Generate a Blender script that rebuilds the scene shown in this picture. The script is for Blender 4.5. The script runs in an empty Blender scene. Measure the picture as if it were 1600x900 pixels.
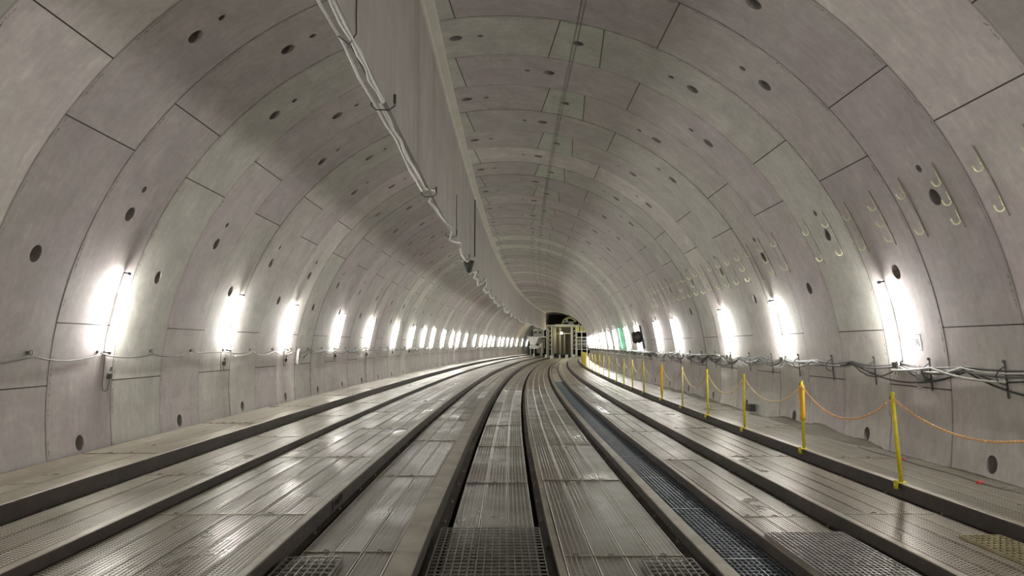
import bpy, bmesh, math, random
from mathutils import Vector, Matrix
random.seed(7)
SC = bpy.context.scene
COL = SC.collection
PI = math.pi

# ------------------------------------------------------------------ camera, world, exposure
RC = 6 / .00838            # radius of the curve of the tunnel, turning right
R = 6.0                    # inner radius of the lining
CAM = Vector((.0245, 0, .718))
FPX, PITCH, YAW = 1100.0, .0815, .01958
cam_d = bpy.data.cameras.new('camera')
cam_d.sensor_width = 36; cam_d.lens = 36 * FPX / 1600; cam_d.clip_end = 400; cam_d.clip_start = .05
cam = bpy.data.objects.new('camera', cam_d); COL.objects.link(cam)
fwd = Vector((math.sin(YAW) * math.cos(PITCH), math.cos(YAW) * math.cos(PITCH), math.sin(PITCH)))
rgt = Vector((math.cos(YAW), -math.sin(YAW), 0)); upv = rgt.cross(fwd)
cam.matrix_world = Matrix(((rgt.x, upv.x, -fwd.x, CAM.x), (rgt.y, upv.y, -fwd.y, CAM.y), (rgt.z, upv.z, -fwd.z, CAM.z), (0, 0, 0, 1)))
SC.camera = cam
w = bpy.data.worlds.new('world'); SC.world = w; w.use_nodes = True
w.node_tree.nodes['Background'].inputs[0].default_value = (0, 0, 0, 1)
w.node_tree.nodes['Background'].inputs[1].default_value = 0
SC.view_settings.view_transform = 'Standard'; SC.view_settings.look = 'None'
SC.view_settings.gamma = 1; SC.view_settings.use_curve_mapping = False
SC.view_settings.exposure = 1.08
LAMP_L = 106.0
SC.cycles.use_denoising = True
SC.cycles.max_bounces = 8; SC.cycles.diffuse_bounces = 5; SC.cycles.glossy_bounces = 3
SC.cycles.transmission_bounces = 2; SC.cycles.sample_clamp_indirect = 6
SC.cycles.use_light_tree = True; SC.cycles.caustics_reflective = False; SC.cycles.caustics_refractive = False

# ------------------------------------------------------------------ places along the curve
def W(s, u, z):
    t = s / RC
    return Vector((RC - (RC - u) * math.cos(t), (RC - u) * math.sin(t), z))
def FR(s, u, z):            # frame: x to the right, y along the tunnel, z up
    t = s / RC; p = W(s, u, z)
    return Matrix(((math.cos(t), math.sin(t), 0, p.x), (-math.sin(t), math.cos(t), 0, p.y), (0, 0, 1, p.z), (0, 0, 0, 1)))
def WALL(s, th, off=0.0):   # frame on the lining: x inward normal, y along the tunnel, z up along the wall
    a = math.radians(th); n = Vector((-math.sin(a), 0, -math.cos(a)))
    tz = Vector((-math.cos(a), 0, math.sin(a))) if th > 0 else Vector((math.cos(a), 0, -math.sin(a)))
    ty = tz.cross(n)
    L = Matrix(((n.x, ty.x, tz.x, 0), (n.y, ty.y, tz.y, 0), (n.z, ty.z, tz.z, 0), (0, 0, 0, 1)))
    M = FR(s, (R - off) * math.sin(a), (R - off) * math.cos(a))
    return M @ L

# ------------------------------------------------------------------ mesh helpers
class MB:
    def __init__(self): self.v = []; self.f = []; self.m = []
    def add(self, vs, fs, mi=0):
        b = len(self.v); self.v += [tuple(x) for x in vs]
        for f in fs: self.f.append(tuple(i + b for i in f)); self.m.append(mi)
        return self
    def box(self, x0, x1, y0, y1, z0, z1, mi=0, bev=0):
        vs = [(x, y, z) for x in (x0, x1) for y in (y0, y1) for z in (z0, z1)]
        return self.add(vs, [(0, 1, 3, 2), (4, 6, 7, 5), (0, 4, 5, 1), (2, 3, 7, 6), (0, 2, 6, 4), (1, 5, 7, 3)], mi)
    def prism(self, prof, ys, mi=0, fn=None, cap=True):   # prof (x,z) closed polygon, swept along y
        n = len(prof); vs = []
        for y in ys:
            for (x, z) in prof: vs.append(fn(y, x, z) if fn else (x, y, z))
        fs = []
        for k in range(len(ys) - 1):
            for i in range(n):
                j = (i + 1) % n; fs.append((k * n + i, k * n + j, (k + 1) * n + j, (k + 1) * n + i))
        if cap: fs.append(tuple(range(n))[::-1]); fs.append(tuple((len(ys) - 1) * n + i for i in range(n)))
        return self.add(vs, fs, mi)
    def tube(self, pts, r, n=6, mi=0, closed=False, caps=True):
        pts = [Vector(p) for p in pts]; N = len(pts); vs = []; last = None
        rr = r if isinstance(r, (list, tuple)) else [r] * N
        for i, p in enumerate(pts):
            if closed: d = pts[(i + 1) % N] - pts[i - 1]
            else: d = pts[min(i + 1, N - 1)] - pts[max(i - 1, 0)]
            d = d.normalized() if d.length > 1e-9 else Vector((0, 0, 1))
            if last is None:
                a = Vector((0, 0, 1)) if abs(d.z) < .9 else Vector((1, 0, 0)); x = d.cross(a).normalized()
            else:
                x = (last - d * last.dot(d)); x = x.normalized() if x.length > 1e-6 else d.orthogonal().normalized()
            last = x; yv = d.cross(x)
            for k in range(n):
                an = 2 * PI * k / n; vs.append(p + (x * math.cos(an) + yv * math.sin(an)) * rr[i])
        fs = []
        for i in range(N if closed else N - 1):
            j = (i + 1) % N
            for k in range(n):
                l = (k + 1) % n; fs.append((i * n + k, i * n + l, j * n + l, j * n + k))
        if caps and not closed: fs.append(tuple(range(n))[::-1]); fs.append(tuple((N - 1) * n + k for k in range(n)))
        return self.add(vs, fs, mi)
    def cyl(self, a, b, r, n=12, mi=0): return self.tube([a, b], r, n, mi)
    def ball(self, c, r, n=10, mi=0, sx=1, sy=1, sz=1):
        vs = []; fs = []; m = n // 2
        for i in range(m + 1):
            for k in range(n):
                a = PI * i / m; b = 2 * PI * k / n
                vs.append((c[0] + r * sx * math.sin(a) * math.cos(b), c[1] + r * sy * math.sin(a) * math.sin(b), c[2] + r * sz * math.cos(a)))
        for i in range(m):
            for k in range(n): fs.append((i * n + k, (i + 1) * n + k, (i + 1) * n + (k + 1) % n, i * n + (k + 1) % n))
        return self.add(vs, fs, mi)
    def mesh(self, name, mats, smooth=False):
        me = bpy.data.meshes.new(name); me.from_pydata(self.v, [], self.f)
        if not isinstance(mats, (list, tuple)): mats = [mats]
        for m in mats: me.materials.append(m)
        if len(mats) > 1: me.polygons.foreach_set('material_index', self.m)
        bm = bmesh.new(); bm.from_mesh(me); bmesh.ops.recalc_face_normals(bm, faces=bm.faces); bm.to_mesh(me); bm.free()
        if smooth: me.polygons.foreach_set('use_smooth', [True] * len(me.polygons))
        return me
    def build(self, name, mats, parent=None, smooth=False, mw=None):
        return link(name, self.mesh(name, mats, smooth), parent, mw)
def link(name, me, parent=None, mw=None):
    o = bpy.data.objects.new(name, me); COL.objects.link(o)
    if parent: o.parent = parent
    if mw is not None: o.matrix_world = mw
    return o
def empty(name, mw):
    o = bpy.data.objects.new(name, None); COL.objects.link(o); o.matrix_world = mw; o.empty_display_size = .1
    return o
def tag(o, label=None, cat=None, group=None, kind=None):
    if label: o['label'] = label
    if cat: o['category'] = cat
    if group: o['group'] = group
    if kind: o['kind'] = kind
    return o
def copy_tree(o, parent=None):
    c = o.copy(); COL.objects.link(c)
    if parent: c.parent = parent
    for ch in o.children: copy_tree(ch, c)
    return c
ORD = ['first', 'second', 'third', 'fourth', 'fifth', 'sixth', 'seventh', 'eighth', 'ninth', 'tenth', 'eleventh', 'twelfth', 'thirteenth',
       'fourteenth', 'fifteenth', 'sixteenth', 'seventeenth', 'eighteenth', 'nineteenth', 'twentieth', 'twenty-first', 'twenty-second', 'twenty-third',
       'twenty-fourth', 'twenty-fifth', 'twenty-sixth', 'twenty-seventh', 'twenty-eighth', 'twenty-ninth', 'thirtieth', 'thirty-first', 'thirty-second']

# ------------------------------------------------------------------ materials
class NT:
    def __init__(self, name):
        self.m = bpy.data.materials.new(name); self.m.use_nodes = True; self.t = self.m.node_tree
        self.b = self.t.nodes['Principled BSDF']
    def n(self, typ, **kw):
        x = self.t.nodes.new(typ)
        for k, v in kw.items(): setattr(x, k, v)
        return x
    def l(self, a, b): self.t.links.new(a, b)
    def put(self, sock, v):
        if hasattr(v, 'is_linked') or isinstance(v, bpy.types.NodeSocket): self.l(v, sock)
        else: sock.default_value = v
    def math(self, op, a, b=None, c=None, clamp=False):
        x = self.n('ShaderNodeMath', operation=op); x.use_clamp = clamp
        self.put(x.inputs[0], a)
        if b is not None: self.put(x.inputs[1], b)
        if c is not None: self.put(x.inputs[2], c)
        return x.outputs[0]
    def ramp(self, v, a, b, lo=0.0, hi=1.0):
        x = self.n('ShaderNodeMapRange'); x.clamp = True
        self.put(x.inputs[0], v); x.inputs[1].default_value = a; x.inputs[2].default_value = b
        x.inputs[3].default_value = lo; x.inputs[4].default_value = hi
        return x.outputs[0]
    def mix(self, f, a, b, mode='MIX'):
        x = self.n('ShaderNodeMix', data_type='RGBA', blend_type=mode); x.clamp_factor = True
        self.put(x.inputs[0], f); self.put(x.inputs[6], a if not isinstance(a, tuple) else (*a, 1)[:4]); self.put(x.inputs[7], b if not isinstance(b, tuple) else (*b, 1)[:4])
        return x.outputs[2]
    def noise(self, vec, scale, detail=3, rough=.5, dist=0.0, color=False):
        x = self.n('ShaderNodeTexNoise'); x.inputs['Scale'].default_value = scale; x.inputs['Detail'].default_value = detail
        x.inputs['Roughness'].default_value = rough; x.inputs['Distortion'].default_value = dist
        if vec is not None: self.l(vec, x.inputs['Vector'])
        return x.outputs['Color' if color else 'Fac']
    def white(self, vec=None, w=None):
        x = self.n('ShaderNodeTexWhiteNoise', noise_dimensions='3D' if w is None else '1D')
        if vec is not None: self.l(vec, x.inputs['Vector'])
        if w is not None: self.put(x.inputs['W'], w)
        return x
    def xyz(self, x, y, z):
        c = self.n('ShaderNodeCombineXYZ'); self.put(c.inputs[0], x); self.put(c.inputs[1], y); self.put(c.inputs[2], z); return c.outputs[0]
    def attr(self, name):
        x = self.n('ShaderNodeAttribute', attribute_name=name); return x.outputs['Fac']
    def obj(self): return self.n('ShaderNodeTexCoord').outputs['Object']
    def sep(self, v):
        x = self.n('ShaderNodeSeparateXYZ'); self.l(v, x.inputs[0]); return x.outputs
    def bump(self, h, st=.3, dist=.01):
        x = self.n('ShaderNodeBump'); x.inputs['Strength'].default_value = st; x.inputs['Distance'].default_value = dist
        self.l(h, x.inputs['Height']); self.l(x.outputs[0], self.b.inputs['Normal'])
    def set(self, **kw):
        for k, v in kw.items():
            s = self.b.inputs[k.replace('_', ' ')]
            if isinstance(v, tuple): v = (*v, 1)[:4]
            self.put(s, v)
        return self.m
def plain(name, col, rough=.6, metal=0.0, var=.12, scale=14.0, bump=0.0):
    t = NT(name); n = t.noise(t.obj(), scale, 4)
    c = t.mix(t.ramp(n, .3, .7), tuple(x * (1 - var) for x in col), tuple(min(1, x * (1 + var)) for x in col))
    t.set(Base_Color=c, Roughness=rough, Metallic=metal)
    if bump: t.bump(n, bump, .005)
    return t.m
def emit(name, col, st):
    t = NT(name); n = t.noise(t.obj(), 3.0, 1)
    c = t.mix(n, tuple(x * .99 for x in col), col)
    t.set(Base_Color=(.8, .8, .8), Emission_Color=c, Emission_Strength=st); return t.m

def lining_material():
    t = NT('segment_concrete')
    k = t.attr('ring'); y = t.attr('ry'); ph = t.attr('phi')
    pos = t.obj()
    ap = t.math('ABSOLUTE', ph)
    sg = t.math('SIGN', ph)
    a4 = t.math('SUBTRACT', ap, 4.0)
    # key taper
    tap = t.math('MULTIPLY', t.math('SUBTRACT', y, .75), .73)
    dkey = t.math('ABSOLUTE', t.math('SUBTRACT', a4, tap))
    md = t.math('MODULO', t.math('ADD', a4, 322.0), 32.2)
    dmod = t.math('MINIMUM', md, t.math('SUBTRACT', 32.2, md))
    iskey = t.math('LESS_THAN', ap, 12.0)
    d = t.math('ADD', t.math('MULTIPLY', dkey, iskey), t.math('MULTIPLY', dmod, t.math('SUBTRACT', 1.0, iskey)))
    dm = t.math('MULTIPLY', d, R * PI / 180)
    seam = t.ramp(dm, .006, .011, 1.0, 0.0)
    inkey = t.math('LESS_THAN', t.math('SUBTRACT', a4, tap), 0.0)
    seg = t.math('MULTIPLY', t.math('ADD', t.math('FLOOR', t.math('DIVIDE', a4, 32.2)), 2.0), sg)
    segid = t.math('ADD', t.math('MULTIPLY', seg, t.math('SUBTRACT', 1.0, inkey)), t.math('MULTIPLY', inkey, 40.0))
    wn = t.white(t.xyz(k, segid, 3.3)); wr = t.white(t.xyz(k, 7.7, 1.1))
    v = wn.outputs['Value']; v2 = wr.outputs['Value']
    big = t.noise(pos, .55, 3, .55, .3)
    base = t.mix(t.ramp(t.math('ADD', t.math('MULTIPLY', t.sep(wr.outputs['Color'])[1], .65), t.math('MULTIPLY', v, .35)), .25, .75), (.635, .562, .568), (.62, .606, .545))
    base = t.mix(t.math('MULTIPLY', t.ramp(big, .42, .62), .6), base, (.655, .635, .575))
    base = t.mix(t.math('MULTIPLY', inkey, .55), base, (.67, .705, .59))
    tone = t.math('ADD', t.math('MULTIPLY', v, .09), t.math('MULTIPLY', v2, .24))
    tone = t.math('ADD', tone, .84)
    n1 = t.noise(pos, 2.2, 5, .6, .5); n2 = t.noise(pos, 11.0, 4, .6)
    tone = t.math('MULTIPLY', tone, t.ramp(n1, .25, .75, .86, 1.14))
    tone = t.math('MULTIPLY', tone, t.ramp(n2, .25, .75, .91, 1.09))
    # formwork streaks running round the ring
    ms = t.xyz(t.math('MULTIPLY', ph, .10), t.math('MULTIPLY', y, 9.0), k)
    st = t.noise(ms, 1.6, 4, .6)
    tone = t.math('MULTIPLY', tone, t.ramp(st, .3, .72, .96, 1.07))
    # pale efflorescence in some rings
    pw = t.math('GREATER_THAN', v2, .86)
    tone = t.math('MULTIPLY', tone, t.math('ADD', 1.0, t.math('MULTIPLY', pw, .16)))
    pale = t.math('MULTIPLY', t.ramp(st, .56, .66), t.ramp(n1, .5, .62))
    base = t.mix(t.math('MULTIPLY', pale, .35), base, (.74, .72, .67))
    hs = t.n('ShaderNodeHueSaturation'); t.l(base, hs.inputs['Color']); t.l(tone, hs.inputs['Value']); col = hs.outputs[0]
    # blow holes
    vor = t.n('ShaderNodeTexVoronoi'); vor.inputs['Scale'].default_value = 3.2; t.l(pos, vor.inputs['Vector'])
    col = t.mix(t.math('MULTIPLY', t.ramp(vor.outputs['Distance'], .018, .035, 1, 0), .5), col, (.14, .125, .11))
    # joint edges: dirt line and chipped specks
    e = t.math('MINIMUM', y, t.math('SUBTRACT', 1.5, y))
    col = t.mix(t.math('MULTIPLY', t.ramp(e, .006, .03, 1, 0), .35), col, (.13, .12, .10))
    near0 = t.math('MULTIPLY', t.ramp(y, .03, .04), t.ramp(y, .055, .07, 1, 0))
    cn = t.noise(t.xyz(t.math('MULTIPLY', ph, .9), t.math('MULTIPLY', y, 40.0), k), 2.6, 3, .7)
    cb = t.noise(t.xyz(t.math('MULTIPLY', ph, .11), 0.0, k), 1.9, 1)
    chip = t.math('MULTIPLY', t.math('MULTIPLY', near0, t.ramp(cn, .52, .56)), t.ramp(cb, .5, .53))
    col = t.mix(chip, col, (.085, .08, .065))
    col = t.mix(seam, col, (.05, .042, .036))
    t.set(Base_Color=col, Roughness=t.ramp(n2, .3, .7, .62, .8))
    h = t.math('ADD', t.math('MULTIPLY', n1, .5), t.math('MULTIPLY', n2, .35))
    h = t.math('SUBTRACT', h, t.math('MULTIPLY', seam, 2.0))
    t.bump(h, .22, .012)
    return t.m
M_LIN = lining_material()
def concrete(name, c1, c2, streak=False):
    t = NT(name); p = t.obj(); n = t.noise(p, 1.3, 5, .6, .4); n2 = t.noise(p, 12, 4)
    c = t.mix(t.ramp(n, .35, .65), c1, c2)
    if streak:
        s_ = t.sep(p); sv = t.noise(t.xyz(t.math('MULTIPLY', s_[0], 1.0), t.math('MULTIPLY', s_[1], 1.0), t.math('MULTIPLY', s_[2], .12)), 1.3, 3, .6)
        c = t.mix(t.math('MULTIPLY', t.ramp(sv, .52, .74), .45), c, (.25, .235, .17))
        c = t.mix(t.math('MULTIPLY', t.ramp(sv, .46, .36), .15), c, (.47, .46, .43))
    t.set(Base_Color=c, Roughness=.8); t.bump(n2, .3, .008); return t.m
M_PART = concrete('partition_concrete', (.49, .455, .44), (.56, .54, .50), True)
M_MORTAR = concrete('mortar_strip', (.78, .76, .65), (.86, .84, .76))
M_INVERT = concrete('invert_concrete', (.06, .055, .05), (.10, .09, .08))
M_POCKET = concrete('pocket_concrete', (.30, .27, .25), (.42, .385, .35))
M_DARK = plain('dark_void', (.012, .011, .010), .9)  # near-black colour standing in for the unlit space past the gantry

def steel_deck(name, slots, dk=1.0):
    t = NT(name); p = t.obj(); x, y, z = t.sep(p)
    oi = t.n('ShaderNodeObjectInfo'); rnd = oi.outputs['Random']; loc = oi.outputs['Location']
    wp = t.n('ShaderNodeNewGeometry').outputs['Position']
    n1 = t.noise(wp, .9, 4, .6, .6); n2 = t.noise(wp, 7.0, 4, .65)
    rw = t.white(w=t.math('MULTIPLY', rnd, 91.7)).outputs['Color']
    rs = t.sep(rw)
    c = t.mix(rs[0], (.27, .234, .175), (.375, .345, .272))
    c = t.mix(t.math('MULTIPLY', rs[1], .35), c, (.28, .235, .21))
    c = t.mix(t.ramp(n1, .45, .75, 0, .45), c, (.50, .475, .405))
    c = t.mix(t.ramp(n2, .30, .70, .25, 0), c, (.10, .09, .07))
    rough = t.math('ADD', t.ramp(n1, .3, .7, .20, .46), t.math('MULTIPLY', rs[2], .12))
    h = t.math('MULTIPLY', n2, .12)
    if slots:
        # five columns of pressed slots, staggered
        col = t.math('MULTIPLY', t.math('ADD', x, .125), 1 / .05)
        fc = t.math('SUBTRACT', t.math('FRACT', col), .5)
        ci = t.math('FLOOR', col)
        yy = t.math('ADD', t.math('MULTIPLY', y, 1 / .045), t.math('MULTIPLY', ci, .5))
        fy = t.math('SUBTRACT', t.math('FRACT', yy), .5)
        inx = t.ramp(t.math('ABSOLUTE', fc), .30, .36, 1, 0)
        hole = t.math('MULTIPLY', inx, t.ramp(t.math('ABSOLUTE', fy), .24, .30, 1, 0))
        rim = t.math('MULTIPLY', inx, t.ramp(t.math('ABSOLUTE', t.math('SUBTRACT', t.math('ABSOLUTE', fy), .36)), .06, .13, 1, 0))
        lim = t.math('LESS_THAN', t.math('ABSOLUTE', x), .122)
        dirt = t.ramp(t.noise(wp, 1.1, 2, .5), .4, .7, 1, .6)
        hole = t.math('MULTIPLY', t.math('MULTIPLY', hole, lim), dirt); rim = t.math('MULTIPLY', t.math('MULTIPLY', rim, lim), dirt)
        c = t.mix(hole, c, (.03, .026, .02))
        c = t.mix(t.math('MULTIPLY', rim, .75), c, (.66, .635, .56))
        h = t.math('ADD', h, t.math('SUBTRACT', t.math('MULTIPLY', rim, .8), t.math('MULTIPLY', hole, .5)))
    hs = t.n('ShaderNodeHueSaturation'); t.l(c, hs.inputs['Color']); hs.inputs['Value'].default_value = dk; hs.inputs['Saturation'].default_value = 1.3 + (1 - dk) * .4
    t.set(Base_Color=hs.outputs[0], Roughness=rough, Metallic=.35)
    t.bump(h, .6, .006)
    return t.m
M_PLANK = steel_deck('deck_plank_steel', True)
M_PLANKD = steel_deck('soiled_deck_plank_steel', True, .52)
M_PLANKM = steel_deck('worn_deck_plank_steel', True, .78)
M_PLANKS = steel_deck('dusty_deck_plank_steel', False, 1.2)
M_PLANK_FAR = steel_deck('deck_plank_steel_plain', False, .85)
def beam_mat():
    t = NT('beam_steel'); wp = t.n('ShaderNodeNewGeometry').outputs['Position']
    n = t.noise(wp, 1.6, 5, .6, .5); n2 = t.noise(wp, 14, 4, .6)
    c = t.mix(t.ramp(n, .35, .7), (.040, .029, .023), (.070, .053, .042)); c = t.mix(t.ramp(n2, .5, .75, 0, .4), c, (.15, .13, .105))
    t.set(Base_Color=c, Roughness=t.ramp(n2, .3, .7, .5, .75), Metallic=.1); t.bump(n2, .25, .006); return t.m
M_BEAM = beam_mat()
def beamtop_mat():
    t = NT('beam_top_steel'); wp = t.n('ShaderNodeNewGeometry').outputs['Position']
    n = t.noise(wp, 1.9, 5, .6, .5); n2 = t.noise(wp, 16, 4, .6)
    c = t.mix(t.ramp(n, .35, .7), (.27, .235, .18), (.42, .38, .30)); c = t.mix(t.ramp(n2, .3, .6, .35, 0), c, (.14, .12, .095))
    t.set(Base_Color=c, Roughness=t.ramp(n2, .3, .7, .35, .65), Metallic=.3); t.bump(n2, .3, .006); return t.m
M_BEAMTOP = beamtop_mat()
M_EDGE = plain('worn_plank_edge', (.36, .335, .275), .36, .5, .25, 9)
M_GRATE = plain('galvanised_grating', (.34, .33, .30), .42, .6, .2, 6)
M_GRATE_BLUE = plain('wet_blue_grey_grating', (.20, .235, .26), .38, .6, .25, 6)
M_GRATE_OCHRE = plain('dusty_ochre_grating', (.40, .35, .20), .6, .3, .2, 6)
M_NUT = plain('dusty_nut', (.26, .23, .18), .6, .4)
M_TUBE = emit('lamp_glow', (1.0, .985, .93), LAMP_L)
M_GREEN = emit('green_glow', (.02, 1.0, .32), 13.0)
M_CAP = plain('white_plastic', (.62, .60, .55), .5)
M_CAPD = plain('dark_plastic', (.06, .055, .05), .5)
M_YEL = plain('yellow_paint', (.72, .60, .035), .45, .0, .15, 20)
M_ORG = plain('orange_plastic', (.90, .50, .04), .45)
M_CHAIN = plain('orange_chain_plastic', (.92, .52, .20), .45)
M_CHAIN2 = plain('pale_yellow_chain_plastic', (.78, .62, .28), .45)
M_POSTP = plain('faded_yellow_paint', (.62, .56, .22), .55)
M_CABLK = plain('black_cable', (.055, .052, .05), .5)
M_CAGRY = plain('grey_cable', (.16, .155, .15), .5)
M_CAWHT = plain('white_cable', (.62, .61, .57), .45)
M_FOIL = plain('silver_foil_sleeve', (.90, .895, .88), .3, .1, .08, 22, .5)
M_HOOK = plain('pale_yellow_hook_plastic', (.93, .91, .60), .45)
M_HOOK_SHADOW = plain('hook_shadow_dark', (.25, .23, .205), .8, 0, .25, 9)  # shadow tone of the hooks, put into the strip colour
M_SAND = concrete('wet_sand', (.11, .095, .065), (.17, .15, .105))
M_RED = plain('red_marker_tape', (.85, .10, .10), .5)
M_PAPER = plain('white_sheet', (.66, .64, .62), .6, 0, .03)
M_INK = plain('grey_ink', (.19, .18, .19), .7)
M_BLKBOX = plain('black_box_paint', (.025, .022, .02), .5)
M_GSTEEL = plain('gantry_pale_steel', (.50, .49, .43), .5, .2)
M_GDARK = plain('gantry_dark_steel', (.10, .095, .075), .6, .2)
M_GBRN = plain('gantry_dusty_steel', (.20, .19, .14), .6, .2)
M_GYEL = plain('pale_yellow_paint', (.80, .78, .30), .5)
M_GGRY = plain('machine_grey_paint', (.40, .40, .36), .55)
M_WHITE = plain('white_paint', (.86, .86, .82), .5)
M_WARM = emit('work_lamp_glow', (1.0, .93, .6), 75.0)
M_CLEAR = NT('clear_plastic').set(Base_Color=(.8, .8, .78), Roughness=.15, Transmission_Weight=.7)

# ------------------------------------------------------------------ the tunnel lining
S0 = 7.914
def holes_for(k):
    ev = (k % 2 == 0); c = 12.4 if ev else -11.8; out = [(c, .082)]
    for sgn in (-1, 1):
        for a in (20.1, 52.3, 84.5): out.append((c + sgn * a, .098))
    # small sockets sit towards the key
    for a in (16.1, 48.4): out.append((c + a, .046)); out.append((c - a, .046))
    return c, out
def lining(name, ta, tb, kind_name):
    V = []; F = []; SM = []; HI = []; A_k = []; A_y = []; A_p = []
    for k in range(-18, 81 if name == 'wall_left' else 74):
        c, hl = holes_for(k); rnd = random.Random(k * 31 + 5)
        off = rnd.uniform(-.005, .005)
        s0 = S0 + 1.5 * k
        def add(y, th, r):
            a = math.radians(th); V.append(W(s0 + y, r * math.sin(a), r * math.cos(a)))
            A_k.append(k); A_y.append(y); A_p.append(th - c); return len(V) - 1
        HB = 1.35
        hs = sorted([(h, r) for h, r in hl if ta + 1.4 < h < tb - 1.4])
        bands = []; cur = ta
        for h, r in hs:
            if h - HB > cur: bands.append((cur, h - HB, None))
            bands.append((max(cur, h - HB), h + HB, (h, r))); cur = h + HB
        if cur < tb: bands.append((cur, tb, None))
        RR = R + off; ys = (.001, .57, .87, 1.499)
        for (a, b, h) in bands:
            n = 1 if h else max(1, int(round((b - a) / 2.7)))
            for q in range(n):
                t0 = a + (b - a) * q / n; t1 = a + (b - a) * (q + 1) / n
                P = [[add(y, t, RR) for t in (t0, t1)] for y in ys]
                for i in range(3):
                    if h and i == 1: continue
                    F.append((P[i][0], P[i][1], P[i + 1][1], P[i + 1][0])); SM.append(True)
                if h:
                    hc, hr = h; N = 16; hy = .72
                    def pt(j, rad, depth):
                        an = 2 * PI * (j + .5) / N
                        return add(hy + rad * math.cos(an), hc + math.degrees(1.16 * rad * math.sin(an) / RR), RR + depth)
                    ring = [pt(j, hr, 0) for j in range(N)]
                    A, B, C_, D = P[1][0], P[1][1], P[2][1], P[2][0]
                    # quadrant of each rim vertex -> nearest corner; an: 0 = +y, 90 = +theta
                    cor = [C_, B, A, D]   # (+y,+t) (-y,+t) (-y,-t) (+y,-t)
                    for qd in range(4):
                        ids = [ring[(qd * 4 + i) % N] for i in range(4)]
                        for i in range(3): F.append((cor[qd], ids[i], ids[i + 1])); SM.append(True)
                        nx = ring[((qd + 1) * 4) % N]
                        F.append((cor[qd], ids[3], nx, cor[(qd + 1) % 4])); SM.append(True)
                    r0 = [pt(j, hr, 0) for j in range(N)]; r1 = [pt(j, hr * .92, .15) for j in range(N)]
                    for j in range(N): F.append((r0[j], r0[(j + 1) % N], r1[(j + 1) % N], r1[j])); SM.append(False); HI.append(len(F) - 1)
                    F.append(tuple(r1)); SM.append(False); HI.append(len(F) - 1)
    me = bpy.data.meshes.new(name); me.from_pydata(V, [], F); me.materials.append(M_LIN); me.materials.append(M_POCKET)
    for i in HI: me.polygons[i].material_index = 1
    me.polygons.foreach_set('use_smooth', SM)
    for nm, arr in (('ring', A_k), ('ry', A_y), ('phi', A_p)):
        at = me.attributes.new(nm, 'FLOAT', 'POINT'); at.data.foreach_set('value', [float(x) for x in arr])
    o = link(name, me); tag(o, kind='structure'); return o
lining('wall_left', -107, -44.6, 0)
lining('ceiling', -44.6, 44.6, 0)
lining('wall_right', 44.6, 107, 0)
def ssteps(a, b, d): n = max(1, int(math.ceil((b - a) / d))); return [a + (b - a) * i / n for i in range(n + 1)]
# invert under the decks
b = MB(); b.prism([(-5.9, -1.75), (5.9, -1.75), (5.9, -1.70), (-5.9, -1.70)], ssteps(-16, 118, 3), fn=lambda y, x, z: W(y, x, z))
tag(b.build('floor', M_INVERT), kind='structure')
# far end beyond the gantry
b = MB(); b.box(-8, 8, 0, .4, -2, 8); tag(b.build('unlit_space_backdrop', M_DARK, mw=FR(131, 0, 0)), kind='structure')
b = MB(); b.prism([(-5.9, -1.1), (5.9, -1.1), (5.9, -1.3), (-5.9, -1.3)], ssteps(118.1, 130.9, 3), fn=lambda y, x, z: W(y, x, z))
tag(b.build('ground', M_INVERT), kind='structure')
# outer dark cavity past the last ring
b = MB(); N = 28
vs = []; fs = []
for s in (118.3, 130.9):
    for i in range(N + 1):
        a = math.radians(-120 + 240 * i / N); vs.append(W(s, 6.9 * math.sin(a), 6.9 * math.cos(a)))
for i in range(N): fs.append((i, i + 1, N + 2 + i, N + 1 + i))
b.add(vs, fs); tag(b.build('wall_cavity', M_DARK), kind='structure')
# lip of the last ring
b = MB(); vs = []; fs = []
for s, r in ((118.0, 5.93), (118.25, 5.93), (118.25, 6.95), (118.0, 6.0)):
    for i in range(N + 1):
        a = math.radians(-106 + 212 * i / N); vs.append(W(s, r * math.sin(a), r * math.cos(a)))
for q in range(3):
    for i in range(N): fs.append((q * (N + 1) + i, q * (N + 1) + i + 1, (q + 1) * (N + 1) + i + 1, (q + 1) * (N + 1) + i))
b.add(vs, fs); tag(b.build('trim_1', M_MORTAR), kind='structure')

# hanging partition wall under the crown
PU, PT_, PZ = -1.21, .05, 3.30
b = MB()
for i, s in enumerate(range(-14, 117, 6)):
    b.prism([(PU - PT_, PZ), (PU, PZ), (PU, 5.90), (PU - PT_, 5.86)], ssteps(s + .01, s + 5.99, 1.5), fn=lambda y, x, z: W(y, x, z))
tag(b.build('wall_center', M_PART), kind='structure')
# mortar strip where the partition meets the ceiling (ragged near edge)
b = MB(); rr = random.Random(3); ss = ssteps(-14, 116, .25); vs = []; fs = []
for s in ss:
    u1 = PU + .19 + .006 * math.sin(s * 1.3); j = rr.uniform(-.012, .012)
    zt = lambda u: math.sqrt(36.2 - u * u)
    for (u, z) in ((PU - .01, 5.80 + j), (PU + .03 + j * .6, 5.81 + j), (PU + .05, 5.835), (u1 - .01, zt(u1) - .055), (u1, zt(u1) + .02)): vs.append(W(s, u, z))
for i in range(len(ss) - 1):
    for q in range(4): fs.append((i * 5 + q, i * 5 + q + 1, (i + 1) * 5 + q + 1, (i + 1) * 5 + q))
b.add(vs, fs); tag(b.build('trim_2', M_MORTAR, smooth=False), kind='structure')

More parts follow.
